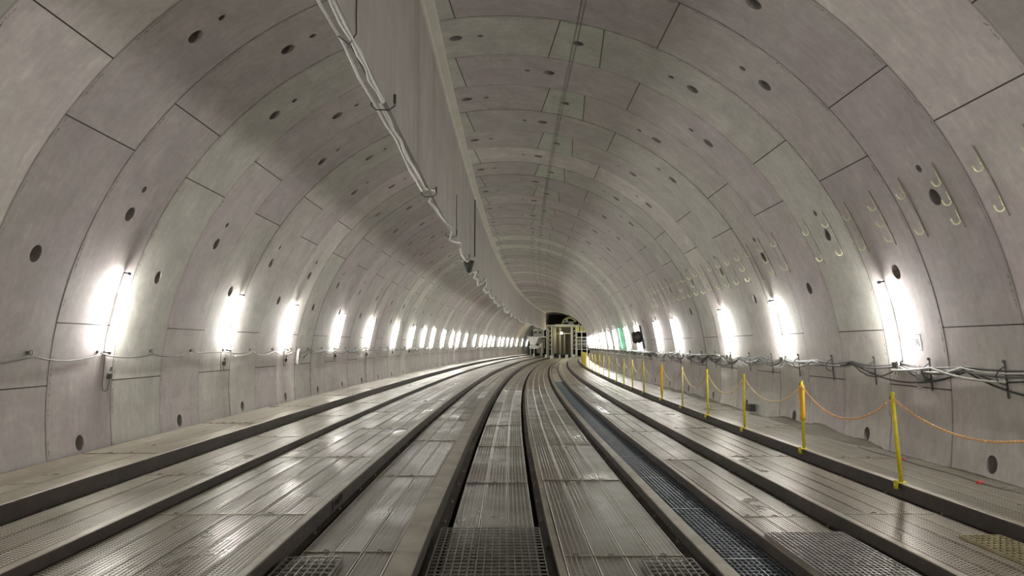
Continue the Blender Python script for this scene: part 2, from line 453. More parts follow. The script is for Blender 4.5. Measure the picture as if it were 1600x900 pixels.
# ------------------------------------------------------------------ floor levels
# beams: name, face side sign (+1 the face looks right, -1 left), u of the face, top z, top width, ledge width, z at foot
BEAMS = [('at the left walkway edge', 1, -4.69, -.78, .08, .07, -.95),
         ('from outer left deck to wide left deck', 1, -3.64, -.95, .09, .03, -1.05),
         ('from wide left deck to deck left of centre', 1, -1.93, -1.05, .09, .08, -1.18),
         ('along the left of the centre deck', 1, -.7125, -1.18, .24, .12, -1.33),
         ('along the right of the centre deck', -1, .54, -1.28, .07, .08, -1.33),
         ('along the left of the blue grating bay', -1, 1.90, -1.21, .14, .09, -1.28),
         ('along the right of the blue grating bay', -1, 2.553, -1.13, .07, .02, -1.24),
         ('from narrow to outer right deck', -1, 3.47, -1.01, .08, .10, -1.13),
         ('under the chain posts', -1, 4.66, -.88, .09, .10, -1.01)]
BL = 7.6
for bi, (nm, sg, uf, zt, tw, lw, zf) in enumerate(BEAMS):
    # profile in local coords, x positive towards the face side
    zl = zf - .035
    prof = [(-tw, zt - .02), (-tw, zt + .0), (-.012, zt), (-.003, zt - .004), (0, zt - .014), (0, zl), (lw, zl), (lw, zl - .02), (0, zl - .025), (-.02, zl - .3), (-.06, zl - .3), (-.06, zt - .02)]
    prof = [(x * sg, z - zt) for x, z in prof]
    bl = BL * (1 - uf / RC)
    b = MB(); b.prism(prof, [-bl / 2 + .0006, bl / 2 - .0006])
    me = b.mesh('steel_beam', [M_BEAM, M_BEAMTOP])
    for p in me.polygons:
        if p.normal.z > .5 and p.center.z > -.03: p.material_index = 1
    nb = MB(); nb.cyl((0, 0, 0), (0, 0, .018), .022, 6); nb.cyl((0, 0, .018), (0, 0, .035), .011, 6); nm_ = nb.mesh('nut', M_NUT)
    first = None
    for j in range(16):
        s = .4 + BL * (j + .5)
        if s - BL / 2 > 117: break
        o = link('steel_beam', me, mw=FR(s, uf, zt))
        tag(o, 'dark steel beam %s, %s length away' % (nm, ORD[j]), 'beam', 'floor beams ' + nm, 'thing')
        if lw >= .07 and j < 5:
            for q in range(7):
                n_ = link('nut', nm_, o); n_.location = (sg * lw * .55 + random.uniform(-.006, .006), -bl / 2 + .55 + q * 1.08 + random.uniform(-.05, .05), zl - zt)
                n_['label'] = 'dusty nut on the ledge'

# ------------------------------------------------------------------ deck planks
# bay: name, u0, u1, rows, z, seam phase
BAYS = [('left walkway', -5.86, -4.775, 4, -.78, 6.2), ('outer left deck', -4.615, -3.735, 3, -.95, 5.5),
        ('wide left deck', -3.605, -2.025, 6, -1.05, 7.6), ('deck left of centre', -1.81, -.958, 3, -1.18, 6.7),
        ('centre deck', -.54, .395, 3, -1.33, 6.95), ('deck right of centre', .612, 1.775, 4, -1.28, 6.9),
        ('narrow right deck', 2.63, 3.34, 3, -1.13, 7.8), ('outer right deck', 3.555, 4.515, 4, -1.01, 7.4), ('right walkway', 4.755, 5.87, 4, -.88, 6.4)]
PL = 3.8
def plank_profile(wd, fine=True):
    h = wd / 2 - .0055
    up = [(-h, -.045), (-h, -.004), (-h + .004, 0), (-h + .012, 0), (-h + .016, -.005)]
    if fine:
        n = 5; x0 = -h + .024; x1 = h - .024; p = (x1 - x0) / n
        for i in range(n + 1):
            x = x0 + p * i; up += [(x - .005, -.005), (x - .002, -.001), (x + .002, -.001), (x + .005, -.005)]
    up += [(h - .016, -.005), (h - .012, 0), (h - .004, 0), (h, -.004), (h, -.045)]
    return up
NSEG = 8
far = MB(); count = 0
for (bn, u0, u1, rows, z, ph) in BAYS:
    wd = (u1 - u0) / rows
    prof = plank_profile(wd)
    pl = PL * (1 - (u0 + u1) / 2 / RC)
    b = MB(); b.prism(prof, [-pl / 2 + .004, pl / 2 - .004])
    me = b.mesh('deck_plank', [{'centre deck': M_PLANKD, 'deck right of centre': M_PLANKD, 'deck left of centre': M_PLANKD, 'wide left deck': M_PLANKM, 'narrow right deck': M_PLANKM, 'right walkway': M_PLANKM, 'left walkway': M_PLANKS}.get(bn, M_PLANK), M_EDGE])
    for p in me.polygons:
        if abs(p.normal.z) > .3 and p.center.z > -.004 and abs(p.center.x) > wd / 2 - .0185: p.material_index = 1
    # local x is stretched to the standard plank so that the slot columns fit
    lp = MB(); h = wd / 2 - .004; lp.box(-h, h, -.012, .012, -.006, .004); lip = lp.mesh('end_lip', M_BEAMTOP)
    tb = MB(); tb.tube([(-.03, 0, .004), (-.01, .012, .012), (.012, -.008, .010), (.03, .004, .003)], .004, 4); tie = tb.mesh('wire_tie', M_CABLK)
    for r in range(rows):
        u = u0 + wd * (r + .5); side = ORD[r]
        for j in range(-1, 32):
            s = ph + PL * (j - .5)
            if s - PL / 2 > 117.5: break
            if s - PL / 2 < .2: continue
            if j < NSEG:
                jr = random.Random(int(u * 100) * 7 + j)
                o = link('deck_plank', me, mw=FR(s, u + jr.uniform(-.002, .002), z + jr.uniform(-.003, .001)))
                count += 1
                tag(o, 'grey perforated steel plank, %s, %s row from left, %s length away' % (bn, side, ORD[j + 1]), 'plank', 'steel planks of the ' + bn)
                if j < 6:
                    l_ = link('end_lip', lip, o); l_.location = (0, -PL / 2, 0)
                    if jr.random() < .6:
                        t_ = link('wire_tie', tie, o); t_.location = (jr.uniform(-.08, .08), -PL / 2 + .01, 0); t_.rotation_euler.z = jr.uniform(-.5, .5)
            else:
                q = [(x + u, zz + z) for x, zz in prof[:5] + prof[-5:]]
                far.prism(q, [s - PL / 2 + .006, s + PL / 2 - .006], fn=lambda y, x, zz: W(y, x, zz), cap=False)
o = far.build('deck_planks', M_PLANK_FAR); tag(o, 'grey steel planks paving the far reach of the floor up to the gantry', 'planks', kind='stuff')

# ------------------------------------------------------------------ gratings
def grating(w_, l_, px, py, mat, heavy=.0035):
    b = MB(); nx = int(round(w_ / px)); ny = int(round(l_ / py))
    for i in range(nx + 1):
        x = -w_ / 2 + w_ * i / nx; b.box(x - heavy, x + heavy, -l_ / 2, l_ / 2, -.03, 0)
    for i in range(ny + 1):
        y = -l_ / 2 + l_ * i / ny; hh = heavy * (1.6 if i in (0, ny) else .9); b.box(-w_ / 2, w_ / 2, y - hh, y + hh, -.012, .001)
    return b.mesh('steel_grating', mat)
def put_grating(s0, s1, u0, u1, z, px, py, mat, label, group=None, me=None):
    me = me or grating(u1 - u0, s1 - s0, px, py, mat)
    o = link('steel_grating', me, mw=FR((s0 + s1) / 2, (u0 + u1) / 2, z)); tag(o, label, 'grating', group); return me
put_grating(4.1, 8.0, -.64, .44, -1.295, .072, .105, M_GRATE, 'large open steel grating lying over the centre deck in the foreground')
put_grating(4.2, 6.44, -1.87, -1.38, -1.15, .072, .105, M_GRATE, 'small open steel grating on the deck left of centre, bottom of view')
put_grating(4.2, 6.7, 1.33, 1.80, -1.25, .072, .105, M_GRATE, 'small open steel grating on the deck right of centre, bottom of view')
put_grating(3.6, 7.02, 2.60, 3.36, -1.10, .045, .06, M_GRATE, 'fine dark grating over the near end of the narrow right deck')
put_grating(3.6, 6.46, 4.16, 4.53, -.985, .05, .075, M_GRATE_OCHRE, 'dusty ochre grating on the outer right deck at the right edge')
me = None
for j in range(18):
    s = 2.65 + 2.0 * j
    me = put_grating(s + .01, s + 1.99, 2.055, 2.52, -1.24, .052, .085, M_GRATE_BLUE, 'blue-grey steel grating in the narrow grating bay, %s panel away' % ORD[j], 'blue-grey gratings of the grating bay', me)
# beyond the gratings the bay is planked
b = MB(); b.prism([(x * 1.63 + 2.29, z_ - 1.24) for x, z_ in plank_profile(.285)], ssteps(38.7, 117, 3.8), fn=lambda y, x, z: W(y, x, z))
tag(b.build('deck_cover_strip', M_PLANK_FAR), 'long narrow steel cover strip continuing the blue grating bay into the distance', 'cover strip')
# ledges that carry the gratings
for uu, nm in ((2.05, 'left'), (2.50, 'right')):
    b = MB(); b.prism([(uu, -1.275), (uu + .03, -1.275), (uu + .03, -1.40), (uu, -1.40)], ssteps(1, 40, 4), fn=lambda y, x, z: W(y, x, z))
    tag(b.build('support_angle', M_BEAM), 'dark steel angle carrying the %s edges of the blue-grey gratings' % nm, 'steel angle')

# ------------------------------------------------------------------ wall lamps
def lamp(mat, label, s, side, ta, tb, first=None):
    thm = (ta + tb) / 2; mw = WALL(s, side * thm, .12)
    if first is None:
        root = empty('wall_lamp', mw); L = 1.16
        b = MB(); b.tube([(0, 0, -L / 2), (0, 0, L / 2)], .021, 10); b.build('lamp_tube', mat, root, True)
        b = MB(); vs = []; hn = 9  # back shell added to block light towards the wall behind the tube
        for z in (-L / 2, L / 2):
            for rr_ in (.0215, .0245):
                for q in range(hn): a = PI + math.radians(-48 + 96 * q / (hn - 1)); vs.append((rr_ * math.cos(a), rr_ * math.sin(a), z))
        fs = [];
        for q in range(hn - 1):
            fs += [(q, q + 1, 2 * hn + q + 1, 2 * hn + q), (hn + q, hn + q + 1, 3 * hn + q + 1, 3 * hn + q), (q, q + 1, hn + q + 1, hn + q), (2 * hn + q, 2 * hn + q + 1, 3 * hn + q + 1, 3 * hn + q)]
        fs += [(0, hn, 3 * hn, 2 * hn), (hn - 1, 2 * hn - 1, 4 * hn - 1, 3 * hn - 1)]
        b.add(vs, fs); b.build('added_lamp_back_shield', M_CAP, root)
        for sg in (-1, 1):
            b = MB(); b.tube([(0, 0, sg * L / 2), (0, 0, sg * (L / 2 + .05))], .024, 10); b.cyl((0, 0, sg * (L / 2 + .03)), (-.115, 0, sg * (L / 2 + .03)), .012, 6)
            o = b.build('lamp_holder', M_CAPD, root)
        b = MB(); b.cyl((-.11, .03, -L / 2 - .06), (-.11, .03, L / 2 + .02), .003, 5); b.build('lamp_cord', M_CAGRY, root)
    else:
        root = copy_tree(first); root.matrix_world = mw
    tag(root, label, 'lamp'); return root
sL = [10.62, 15.15, 18.95, 24.05, 28.8, 34.27, 38.85, 42.9, 46.45, 51.2, 55.7, 59.3, 64.0, 70.3, 75.3, 78.9, 82.9, 86.4, 92.0, 96.0, 100.9, 105.9, 111.9, 118.2, 124.8]
sR = [10.52, 15.05, 18.9, 24.93, 28.3, 33.5, 37.3, 43.0, 47.0, 50.8, 53.6, 57.2, 60.8, 65.3, 70.0, 75.0, 80.0, 85.0, 90.0, 95.0, 100.0, 105.0, 110.0]
first = None
for i, s in enumerate(sL):
    r = lamp(M_TUBE, 'glowing white tube lamp on the left wall, %s in the row from the camera' % ORD[i], s, -1, 72.6, 83.8, first)
    r['group'] = 'tube lamps along the left wall'; first = first or r
for i, s in enumerate(sR):
    r = lamp(M_TUBE, 'glowing white tube lamp on the right wall, %s in the row from the camera' % ORD[i], s, 1, 73.9, 85.2, first)
    r['group'] = 'tube lamps along the right wall'
for sd, nm in ((-1, 'left'), (1, 'right')):
    for i, s in enumerate((5.6, .9, -3.8, -8.5, -13.0)):
        r = lamp(M_TUBE, 'white tube lamp on the %s wall, %s before the view begins' % (nm, ORD[i]), s, sd, 73, 84.5, first); r['group'] = 'tube lamps along the %s wall' % nm
lamp(M_GREEN, 'green glowing tube lamp among the white ones on the right wall', 39.75, 1, 74.0, 84.2)

# ------------------------------------------------------------------ cables on the walls
def cable(name, th0, sup, s_end, r, mat, sag, seed, label, off=.05, step=.25, drop=0.0, side=1, s_start=-8, grp=None):
    rnd = random.Random(seed); pts = []
    s = s_start; sgs = {}
    while s < s_end:
        q = math.floor(s / sup)
        if q not in sgs: sgs[q] = (sag * rnd.uniform(.25, 1.5), rnd.uniform(-.35, .35), rnd.uniform(0, .05))
        f = s / sup - q; sg_, sk, o_ = sgs[q]; o2 = sgs.setdefault(q + 1, (sag * rnd.uniform(.25, 1.5), rnd.uniform(-.35, .35), rnd.uniform(0, .05)))[2]
        z = drop + 4 * sg_ * f * (1 - f) * (1 + sk * (f - .5)) + o_ * (1 - f) + o2 * f
        th = th0 + math.degrees(z / R); a = math.radians(th) * side
        rr_ = R - off - .015 * math.sin(s * 2.1 + seed)
        pts.append(W(s, rr_ * math.sin(a), rr_ * math.cos(a)))
        s += step if s < 45 else step * 3
    b = MB(); b.tube(pts, r, 6); o = b.build(name, mat, smooth=True); tag(o, label, 'cable', grp); return o
GR = 'cables slung along the right wall'
cable('electric_cable', 85.45, 1.5, 117, .011, M_CAGRY, .05, 1, 'grey cable, topmost of the bundle slung along the right wall', .05, grp=GR)
cable('electric_cable', 85.6, 1.5, 117, .013, M_CABLK, .10, 2, 'black cable sagging in shallow loops along the right wall', .07, grp=GR)
cable('electric_cable', 85.7, 1.5, 117, .010, M_CABLK, .14, 3, 'thin black cable sagging deepest between straps on the right wall', .045, grp=GR)
cable('electric_cable', 85.8, 1.5, 117, .014, M_CAGRY, .12, 4, 'thick dark grey cable of the bundle on the right wall', .09, grp=GR)
cable('electric_cable', 85.9, 3.0, 117, .012, M_CABLK, .17, 5, 'black cable hanging lowest under the bundle on the right wall', .06, grp=GR)
cable('electric_cable', 85.5, 1.5, 10.2, .011, M_CAWHT, .07, 9, 'thin white cable above the thick white one, right wall near edge', .1, s_start=7.9, step=.1, grp=GR)
cable('electric_cable', 85.6, 2.4, 10.6, .017, M_CAWHT, .11, 6, 'thick white cable bowed along the right wall below the first lamp', .13, s_start=8.2, step=.1, grp=GR)
cable('electric_cable', 85.2, 5.0, 38, .016, M_CAWHT, .10, 12, 'white hose drooping along the far right wall past the black fan', .13, s_start=19.5, step=.2, grp=GR)
cable('pipe_run', 85.3, 60, 112, .03, M_CAWHT, .01, 13, 'long white pipe running level along the far right wall', .10, s_start=30, step=.5)
cable('pipe_run', 87.6, 60, 112, .03, M_CAWHT, .01, 14, 'lower of two long pale pipes on the far right wall', .10, s_start=30.5, step=.5)
GL = 'cables slung along the left wall'
cable('electric_cable', 84.15, 1.5, 117, .009, M_CAGRY, .07, 21, 'single grey cable slung in shallow curves along the left wall', .04, side=-1, grp=GL)
cable('electric_cable', 84.35, 1.5, 117, .009, M_CAWHT, .07, 22, 'pale thin cable joining the grey one further down the left wall', .07, side=-1, s_start=15.5, grp=GL)
cable('electric_cable', 84.6, 1.5, 117, .011, M_CABLK, .13, 23, 'black cable looping below the others on the far left wall', .06, side=-1, s_start=20.5, grp=GL)
# straps on the right wall
first = None
for j in range(22):
    s = 6.75 + 1.5 * j
    mw = WALL(s + .06, 87.0, .02)
    if first is None:
        first = empty('cable_strap', mw); b = MB(); b.box(0, .012, -.012, .012, -.22, .23); b.build('strap_band', M_CABLK, first)
        b = MB(); b.tube([(.01, 0, .16), (.08, 0, .12), (.13, 0, .05), (.10, 0, -.03), (.02, 0, -.06)], .008, 5); b.build('strap_loop', M_CABLK, first)
        b = MB(); b.ball((.02, 0, .22), .02, 8); b.build('strap_anchor', M_CAPD, first); r = first
    else: r = copy_tree(first); r.matrix_world = mw
    tag(r, 'black cable strap on the right wall, %s of the row from the camera' % ORD[j], 'strap', 'cable straps on the right wall')
# clips on the left wall
first = None
for j in range(24):
    s = 7.4 + 1.5 * j
    mw = WALL(s + .05, -84.1, .0)
    if first is None:
        first = empty('cable_clip', mw); b = MB(); b.box(0, .03, -.02, .02, -.015, .03); b.build('clip_body', M_CAPD, first)
        b = MB(); b.tube([(.02, 0, .03), (.06, 0, .05), (.07, 0, .0), (.05, 0, -.02)], .005, 5); b.build('clip_hook', M_CAPD, first); r = first
    else: r = copy_tree(first); r.matrix_world = mw
    tag(r, 'small dark cable clip on the left wall, %s of the row from the camera' % ORD[j], 'clip', 'cable clips on the left wall')
# drop cords with plugs under the lamps on the left wall
first = None
for j, (s, L) in enumerate(((10.72, .56), (14.93, .40), (18.95, .42), (24.0, .35), (28.8, .35), (34.2, .32), (38.8, .32))):
    mw = WALL(s, -84.3, .03)
    root = empty('drop_cord', mw); pts = [(.0, -.10, .0)]
    for q in range(13):
        a = PI * q / 12; pts.append((.02 + .01 * math.sin(q), -.10 + .2 * (1 - math.cos(a)) / 2, -L + .1 - .1 * math.sin(a)))
    pts += [(.02, .09, -L + .22), (.03, .06, -.33 * L / .56)]
    b = MB(); b.tube(pts, .007, 5); b.build('cord', M_CAGRY, root, True)
    b = MB(); b.box(.0, .05, .03, .09, -.30 * L / .56 - .08, -.30 * L / .56); b.cyl((.025, .06, -.26 * L / .56), (.025, .08, -.20 * L / .56), .012, 6); b.build('plug', M_CAPD, root)
    tag(root, 'looped drop cord with dark plug under the %s tube lamp on the left wall' % ORD[j], 'cord', 'drop cords on the left wall')
# coil of cable on the left wall
root = empty('cable_coil', WALL(19.9, -85.6, .05)); pts = []
for q in range(60):
    a = 2 * PI * q / 15; pts.append((.02 + q * .001, .10 * math.sin(a), .22 * math.cos(a) - .05))
b = MB(); b.tube(pts, .012, 5); b.build('coil', M_CAWHT, root, True); b = MB(); b.box(-.03, .03, -.02, .02, .12, .2); b.build('coil_hook', M_CAPD, root)
tag(root, 'pale cable coil hanging beside the third lamp on the left wall', 'cable coil')
# switch box below the straps near the right edge
root = empty('junction_box', WALL(9.95, 86.9, .03)); b = MB(); b.box(0, .07, -.09, .09, -.10, .06); b.build('box_body', M_CLEAR, root)
b = MB(); b.tube([(.03, -.1, -.1), (.06, -.16, -.16), (.05, -.05, -.2), (.05, .06, -.16)], .010, 5); b.build('box_cord', M_CAWHT, root, True)
b = MB(); b.box(.07, .085, -.03, .03, .0, .12); b.build('box_latch', M_WHITE, root)
tag(root, 'clear plastic junction box hanging from the cables below the paper sign', 'box')
# clutter of white clips at the foot of the first right lamps
for j, s in enumerate((10.55, 15.0, 18.85, 24.9)):
    root = empty('cable_joint', WALL(s, 85.9, .08)); rnd = random.Random(j)
    b = MB()
    for q in range(5):
        a = rnd.uniform(-.1, .1); b.tube([(0, a, .06), (.03, a + .05, -.02), (.02, a - .04, -.1 - .05 * rnd.random())], .011, 5)
    b.build('joint_wires', M_CAWHT, root, True); b = MB(); b.box(-.04, .05, -.05, .05, -.04, .05); b.build('joint_box', M_CAPD, root)
    tag(root, 'knot of pale wires at the foot of the %s lamp on the right wall' % ORD[j], 'cable joint', 'cable joints under right wall lamps')

# ------------------------------------------------------------------ U hooks on the right wall
b = MB(); pts = [(.0, 0, .11), (.006, 0, .0)]
for q in range(7):
    a = PI * q / 6; pts.append((.055 - .049 * math.cos(a), 0, -.045 * math.sin(a)))
pts += [(.108, 0, .05)]
b.tube(pts, .0095, 6); b.ball((.0, 0, .11), .016, 8); hk = b.mesh('cable_hook', M_HOOK, True)
sb = MB(); vs = []  # dark strips drawn as the shadow streaks cast by the hooks
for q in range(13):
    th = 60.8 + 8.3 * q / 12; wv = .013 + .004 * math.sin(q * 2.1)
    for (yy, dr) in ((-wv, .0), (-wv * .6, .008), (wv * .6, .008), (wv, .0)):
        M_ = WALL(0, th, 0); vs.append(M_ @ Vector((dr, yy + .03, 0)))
sb.add(vs, [(q * 4 + i, q * 4 + i + 1, q * 4 + i + 5, q * 4 + i + 4) for q in range(12) for i in range(3)]); strip_me = sb.mesh('hook_shadow_strip', M_HOOK_SHADOW)
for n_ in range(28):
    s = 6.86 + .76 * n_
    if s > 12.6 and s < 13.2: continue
    o = link('hook_shadow_strip', strip_me, mw=FR(s, 0, 0)); tag(o, 'dark narrow strip up the right wall standing in for hook shadow, %s column away' % ORD[n_], 'shadow_strip', 'hook shadow strips high on the right wall')
i = 0
for n_ in range(28):
    s = 6.86 + .76 * n_
    for row, th in ((0, 63.1), (1, 65.6), (2, 68.0)):
        if row == 1 and n_ % 2 == 1: continue
        jr = random.Random(n_ * 5 + row)
        if n_ > 3 and jr.random() < .07: continue
        if s > 12.6 and s < 13.2: continue
        o = link('cable_hook', hk, mw=WALL(s + jr.uniform(-.02, .02), th + jr.uniform(-.1, .1), .0))
        tag(o, 'pale yellow cable hook on right wall, %s row down, %s column away' % (ORD[row], ORD[n_]), 'hook', 'cable hooks high on the right wall')

# ------------------------------------------------------------------ ceiling conduit
for q, (uo, r) in enumerate(((11.65, .003), (12.2, .003))):
    pts = []; s = -8
    rnd = random.Random(q + 40)
    while s < 116:
        th = uo + rnd.uniform(-.015, .015); a = math.radians(th); rr_ = R - .012; pts.append(W(s, rr_ * math.sin(a), rr_ * math.cos(a))); s += .75
    b = MB(); b.tube(pts, r, 6); o = b.build('ceiling_conduit' if q == 0 else 'ceiling_wire', M_CAGRY)
    tag(o, 'thin grey conduit running along the crown of the ceiling' if q == 0 else 'thin wire running beside the conduit along the crown', 'conduit' if q == 0 else 'wire')

# ------------------------------------------------------------------ foil sleeves along the lower edge of the partition
def along(s, du, dz): return W(s, PU + du, PZ + dz - .01)
rnd = random.Random(11)
def path(s0, s1, du, dz, amp, step, kinks=()):
    pts = []; s = s0
    while s <= s1:
        a = amp * (1 if s > 16 else .6)
        d1, d2 = du + rnd.uniform(-a, a) * .6, dz + rnd.uniform(-a, a)
        for (ks, kd, kz) in kinks:
            if abs(s - ks) < step * .6: d1 += kd; d2 += kz
        pts.append(along(s, d1, d2)); s += step * (1 if s < 30 else 1.6)
    return pts
b = MB(); b.tube(path(3, 12.0, -.11, -.03, .04, .7), .014, 6); b.build('silver_pipe', M_FOIL, smooth=True)
tag(bpy.data.objects['silver_pipe'], 'thin silver pipe along the lower edge of the hanging partition, near end', 'pipe')
pp = path(3, 7.4, -.02, -.02, .02, .3); rad = [.026 + .009 * math.sin(i * 2.7) for i in range(len(pp))]
b = MB(); b.tube(pp, rad, 8); o = b.build('foil_sleeve', M_FOIL, smooth=True); tag(o, 'thick crumpled silver foil sleeve under the near end of the hanging partition', 'foil sleeve')
pp = path(7.3, 11.7, -.05, -.02, .03, .45) + [along(12.0, .02, .10), along(12.15, .05, .17), along(12.2, -.02, .08), along(12.3, -.10, -.04)]
b = MB(); b.tube(pp, [.018 + .005 * math.sin(i * 1.9) for i in range(len(pp))], 7); o = b.build('foil_sleeve', M_FOIL, smooth=True)
tag(o, 'thin silver foil sleeve ending in a sharp kink on the partition edge', 'foil sleeve')
pp = [along(12.35, -.10, -.03), along(13.0, -.05, -.03), along(13.9, -.04, -.02), along(14.8, -.02, .02), along(15.6, 0, .05), along(16.0, -.02, .0), along(16.3, -.09, -.12), along(16.6, -.03, -.10), along(17.4, .0, .0), along(18.2, .02, .10), along(18.6, -.02, .02), along(19.4, -.05, -.06), along(20.5, -.04, -.08), along(21.4, -.03, -.02)]
b = MB(); b.tube(pp, [.022 + .006 * math.sin(i * 1.9) for i in range(len(pp))], 7); o = b.build('foil_sleeve', M_FOIL, smooth=True)
tag(o, 'jagged silver foil sleeve between the sharp kink and the hanging cone fixture', 'foil sleeve')
pp = [along(22.4, -.02, -.28), along(22.9, .04, -.18), along(23.6, .10, -.10), along(24.2, .0, -.26), along(25.2, .02, -.2), along(26.5, -.02, -.1), along(27.5, -.1, -.22), along(28.6, -.04, -.06), along(29.4, .04, .12), along(30.0, .05, .28), along(30.6, .03, -.02)] + path(31.5, 112, -.04, -.05, .16, .8, ((36, 0, .45), (47, 0, .5), (60, 0, .6), (66, 0, .45), (78, 0, .6), (92, 0, .7)))
b = MB(); b.tube(pp, [.035 + .0006 * i for i in range(len(pp))], 7); o = b.build('foil_sleeve', M_WHITE, smooth=True); tag(o, 'ragged bright white sleeve along the far stretch of the partition edge', 'foil sleeve')
# brackets along the lower edge
first = None
for j in range(12):
    s = 7.35 + 4.4 * j; mw = FR(s, PU - .03, PZ)
    if first is None:
        first = empty('sleeve_bracket', mw); b = MB()
        b.tube([(.12, 0, .05), (.12, 0, -.03), (.06, 0, -.075), (-.08, 0, -.075), (-.13, 0, -.03), (-.13, 0, .01)], .008, 5); b.build('bracket_hook', M_CAPD, first)
        b = MB(); b.box(.105, .13, -.02, .02, .0, .09); b.build('bracket_plate', M_CAPD, first); r = first
    else: r = copy_tree(first); r.matrix_world = mw
    tag(r, 'small dark bracket holding the foil sleeve, %s from the camera' % ORD[j], 'bracket', 'brackets on the partition edge')
# drooping wire on the partition face
pts = [W(5.75 + .012 * math.sin(i), PU + .012, 5.7 - .13 * i) for i in range(18)] + [W(5.72, PU + .02, 3.32), W(5.68, PU - .03, 3.21), W(5.62, PU - .11, 3.26)]
b = MB(); b.tube(pts, .006, 5); o = b.build('hanging_wire', M_CABLK, smooth=True); tag(o, 'thin black wire hanging down the partition face and looping round the sleeve', 'wire')
pts = [W(17.0 + .03 * math.sin(i), PU + .012, 4.4 - .095 * i) for i in range(12)]
b = MB(); b.tube(pts, .008, 5); o = b.build('hanging_wire', M_CABLK, smooth=True); tag(o, 'short black wire hanging near the kink in the sleeve', 'wire')
pts = [W(23.9, PU + .03, 5.72 - .18 * i) for i in range(12)]
b = MB(); b.tube(pts, .02, 5); o = b.build('drain_pipe', M_CABLK, smooth=True); tag(o, 'black vertical pipe on the face of the hanging partition', 'pipe')
root = empty('ceiling_camera', FR(21.9, PU - .02, PZ - .02)); b = MB(); b.tube([(0, 0, .08), (0, 0, -.04), (0, 0, -.24), (0, 0, -.30)], [.16, .15, .09, .04], 12); b.build('lamp_hood', M_CAPD, root, True)
b = MB(); b.box(-.22, .22, -.04, .04, .08, .11); b.build('mounting_bar', M_WHITE, root); root.name = 'hanging_fixture'
tag(root, 'dark cone shaped fixture hanging from the lower edge of the partition', 'fixture')

# ------------------------------------------------------------------ chain fence on the right walkway
PS = [5.6, 8.35, 11.08, 13.88, 16.47, 19.0, 21.7, 24.85, 27.5, 29.9, 32.4, 35.6, 38.4, 41.0, 44.0, 47.0, 50.0, 53.0]
PH = 1.03; PUU = 4.69; lean = {1: (-.065, 0), 2: (-.01, 0), 3: (.01, .01), 4: (-.005, 0), 5: (.01, 0)}
tops = []
for i, s in enumerate(PS):
    lx, ly = lean.get(i, (random.uniform(-.02, .02), random.uniform(-.02, .02)))
    root = empty('fence_post', FR(s, PUU, -.88)); mt = M_YEL if i not in (5, 10, 12) else M_POSTP
    b = MB(); b.tube([(0, 0, -.02), (lx, ly, PH)], .0243, 12); b.build('pole', mt, root, True)
    b = MB(); b.tube([(lx, ly, PH), (lx, ly, PH + .02)], .027, 12); b.build('cap', mt, root)
    b = MB(); b.box(-.07, .05, -.045, .045, .0, .012); b.box(-.075, -.055, -.03, .03, -.07, .03); b.box(-.075, .0, -.03, .03, -.07, -.055); b.cyl((-.09, 0, -.03), (-.03, 0, -.03), .012, 8); b.build('clamp', mt, root)
    b = MB(); b.tube([(.0 + lx * .96 + .03 * math.cos(a), ly * .96 + .0, PH - .04 + .03 * math.sin(a)) for a in [2 * PI * q / 10 for q in range(10)]], .005, 5, closed=True); b.build('ring_eye', M_CAPD, root)
    if i == 2:
        b = MB(); b.tube([(lx * f_, 0, PH * f_) for f_ in (.42, .5, .6, .7, .8, .9, .955)], [.036, .04, .041, .042, .043, .044, .040], 12); b.build('orange_wrap', M_ORG, root, True)['label'] = 'orange sleeve wrapped round the pole'
    if i == 6:
        b = MB(); b.tube([(lx * f_, 0, PH * f_) for f_ in (.1, .5, .955)], [.036, .042, .044], 12); b.build('orange_wrap', M_ORG, root, True)['label'] = 'orange sleeve wrapped round the pole'
    if i == 0: txt = 'yellow fence post nearest the camera on the right walkway edge'
    elif i == 1: txt = 'yellow leaning fence post on the beam edge, rightmost in view'
    elif i == 2: txt = 'yellow fence post with an orange sleeve, next beyond the leaning one'
    elif i == 6: txt = 'fence post sheathed in orange, %s of the row on the right walkway' % ORD[i]
    elif mt is M_POSTP: txt = 'faded pale yellow fence post, %s of the row on the right walkway' % ORD[i]
    else: txt = 'slim yellow fence post, %s of the row on the right walkway' % ORD[i]
    tag(root, txt, 'post', 'fence posts on the right walkway edge')
    tops.append(Vector(FR(s, PUU, -.88) @ Vector((lx * .96, ly * .96, PH - .05))))
lk = MB(); ring_pts = []
for q in range(10):
    a = 2 * PI * q / 10; ring_pts.append((.012 * math.cos(a), (.012 + .011) * math.sin(a), 0))
SAG = [.30, .37, .36, .40, .42, .38, .40, .38, .30, .30, .3, .3, .3, .3, .3, .3, .3]
for i in range(len(PS) - 1):
    A, B_ = tops[i], tops[i + 1]; sg_ = SAG[i] * 1.0; b = MB()
    f = lambda t: A.lerp(B_, t) - Vector((0, 0, 4 * sg_ * t * (1 - t)))
    if i < 4:
        n = int((B_ - A).length * 1.06 / .033)
        for q in range(n):
            p = f((q + .5) / n); d = (f((q + 1) / n) - f(q / n)).normalized(); x = d.cross(Vector((0, 0, 1))).normalized(); z = x.cross(d)
            if q % 2: x, z = (x + z).normalized(), (z - x).normalized()
            else: x, z = (x - z).normalized(), (z + x).normalized()
            b.tube([p + x * (px * .95) + d * (py * .95) for (px, py, _) in ring_pts], .0048, 4, closed=True)
    else: b.tube([f(q / 24) for q in range(25)], .012, 6)
    o = b.build('plastic_chain', M_CHAIN if i < 2 else M_CHAIN2, smooth=True)
    tag(o, '%s plastic chain sagging between the %s and %s fence posts' % ('orange' if i < 2 else 'pale yellow', ORD[i], ORD[i + 1]), 'chain', 'chains of the walkway fence')
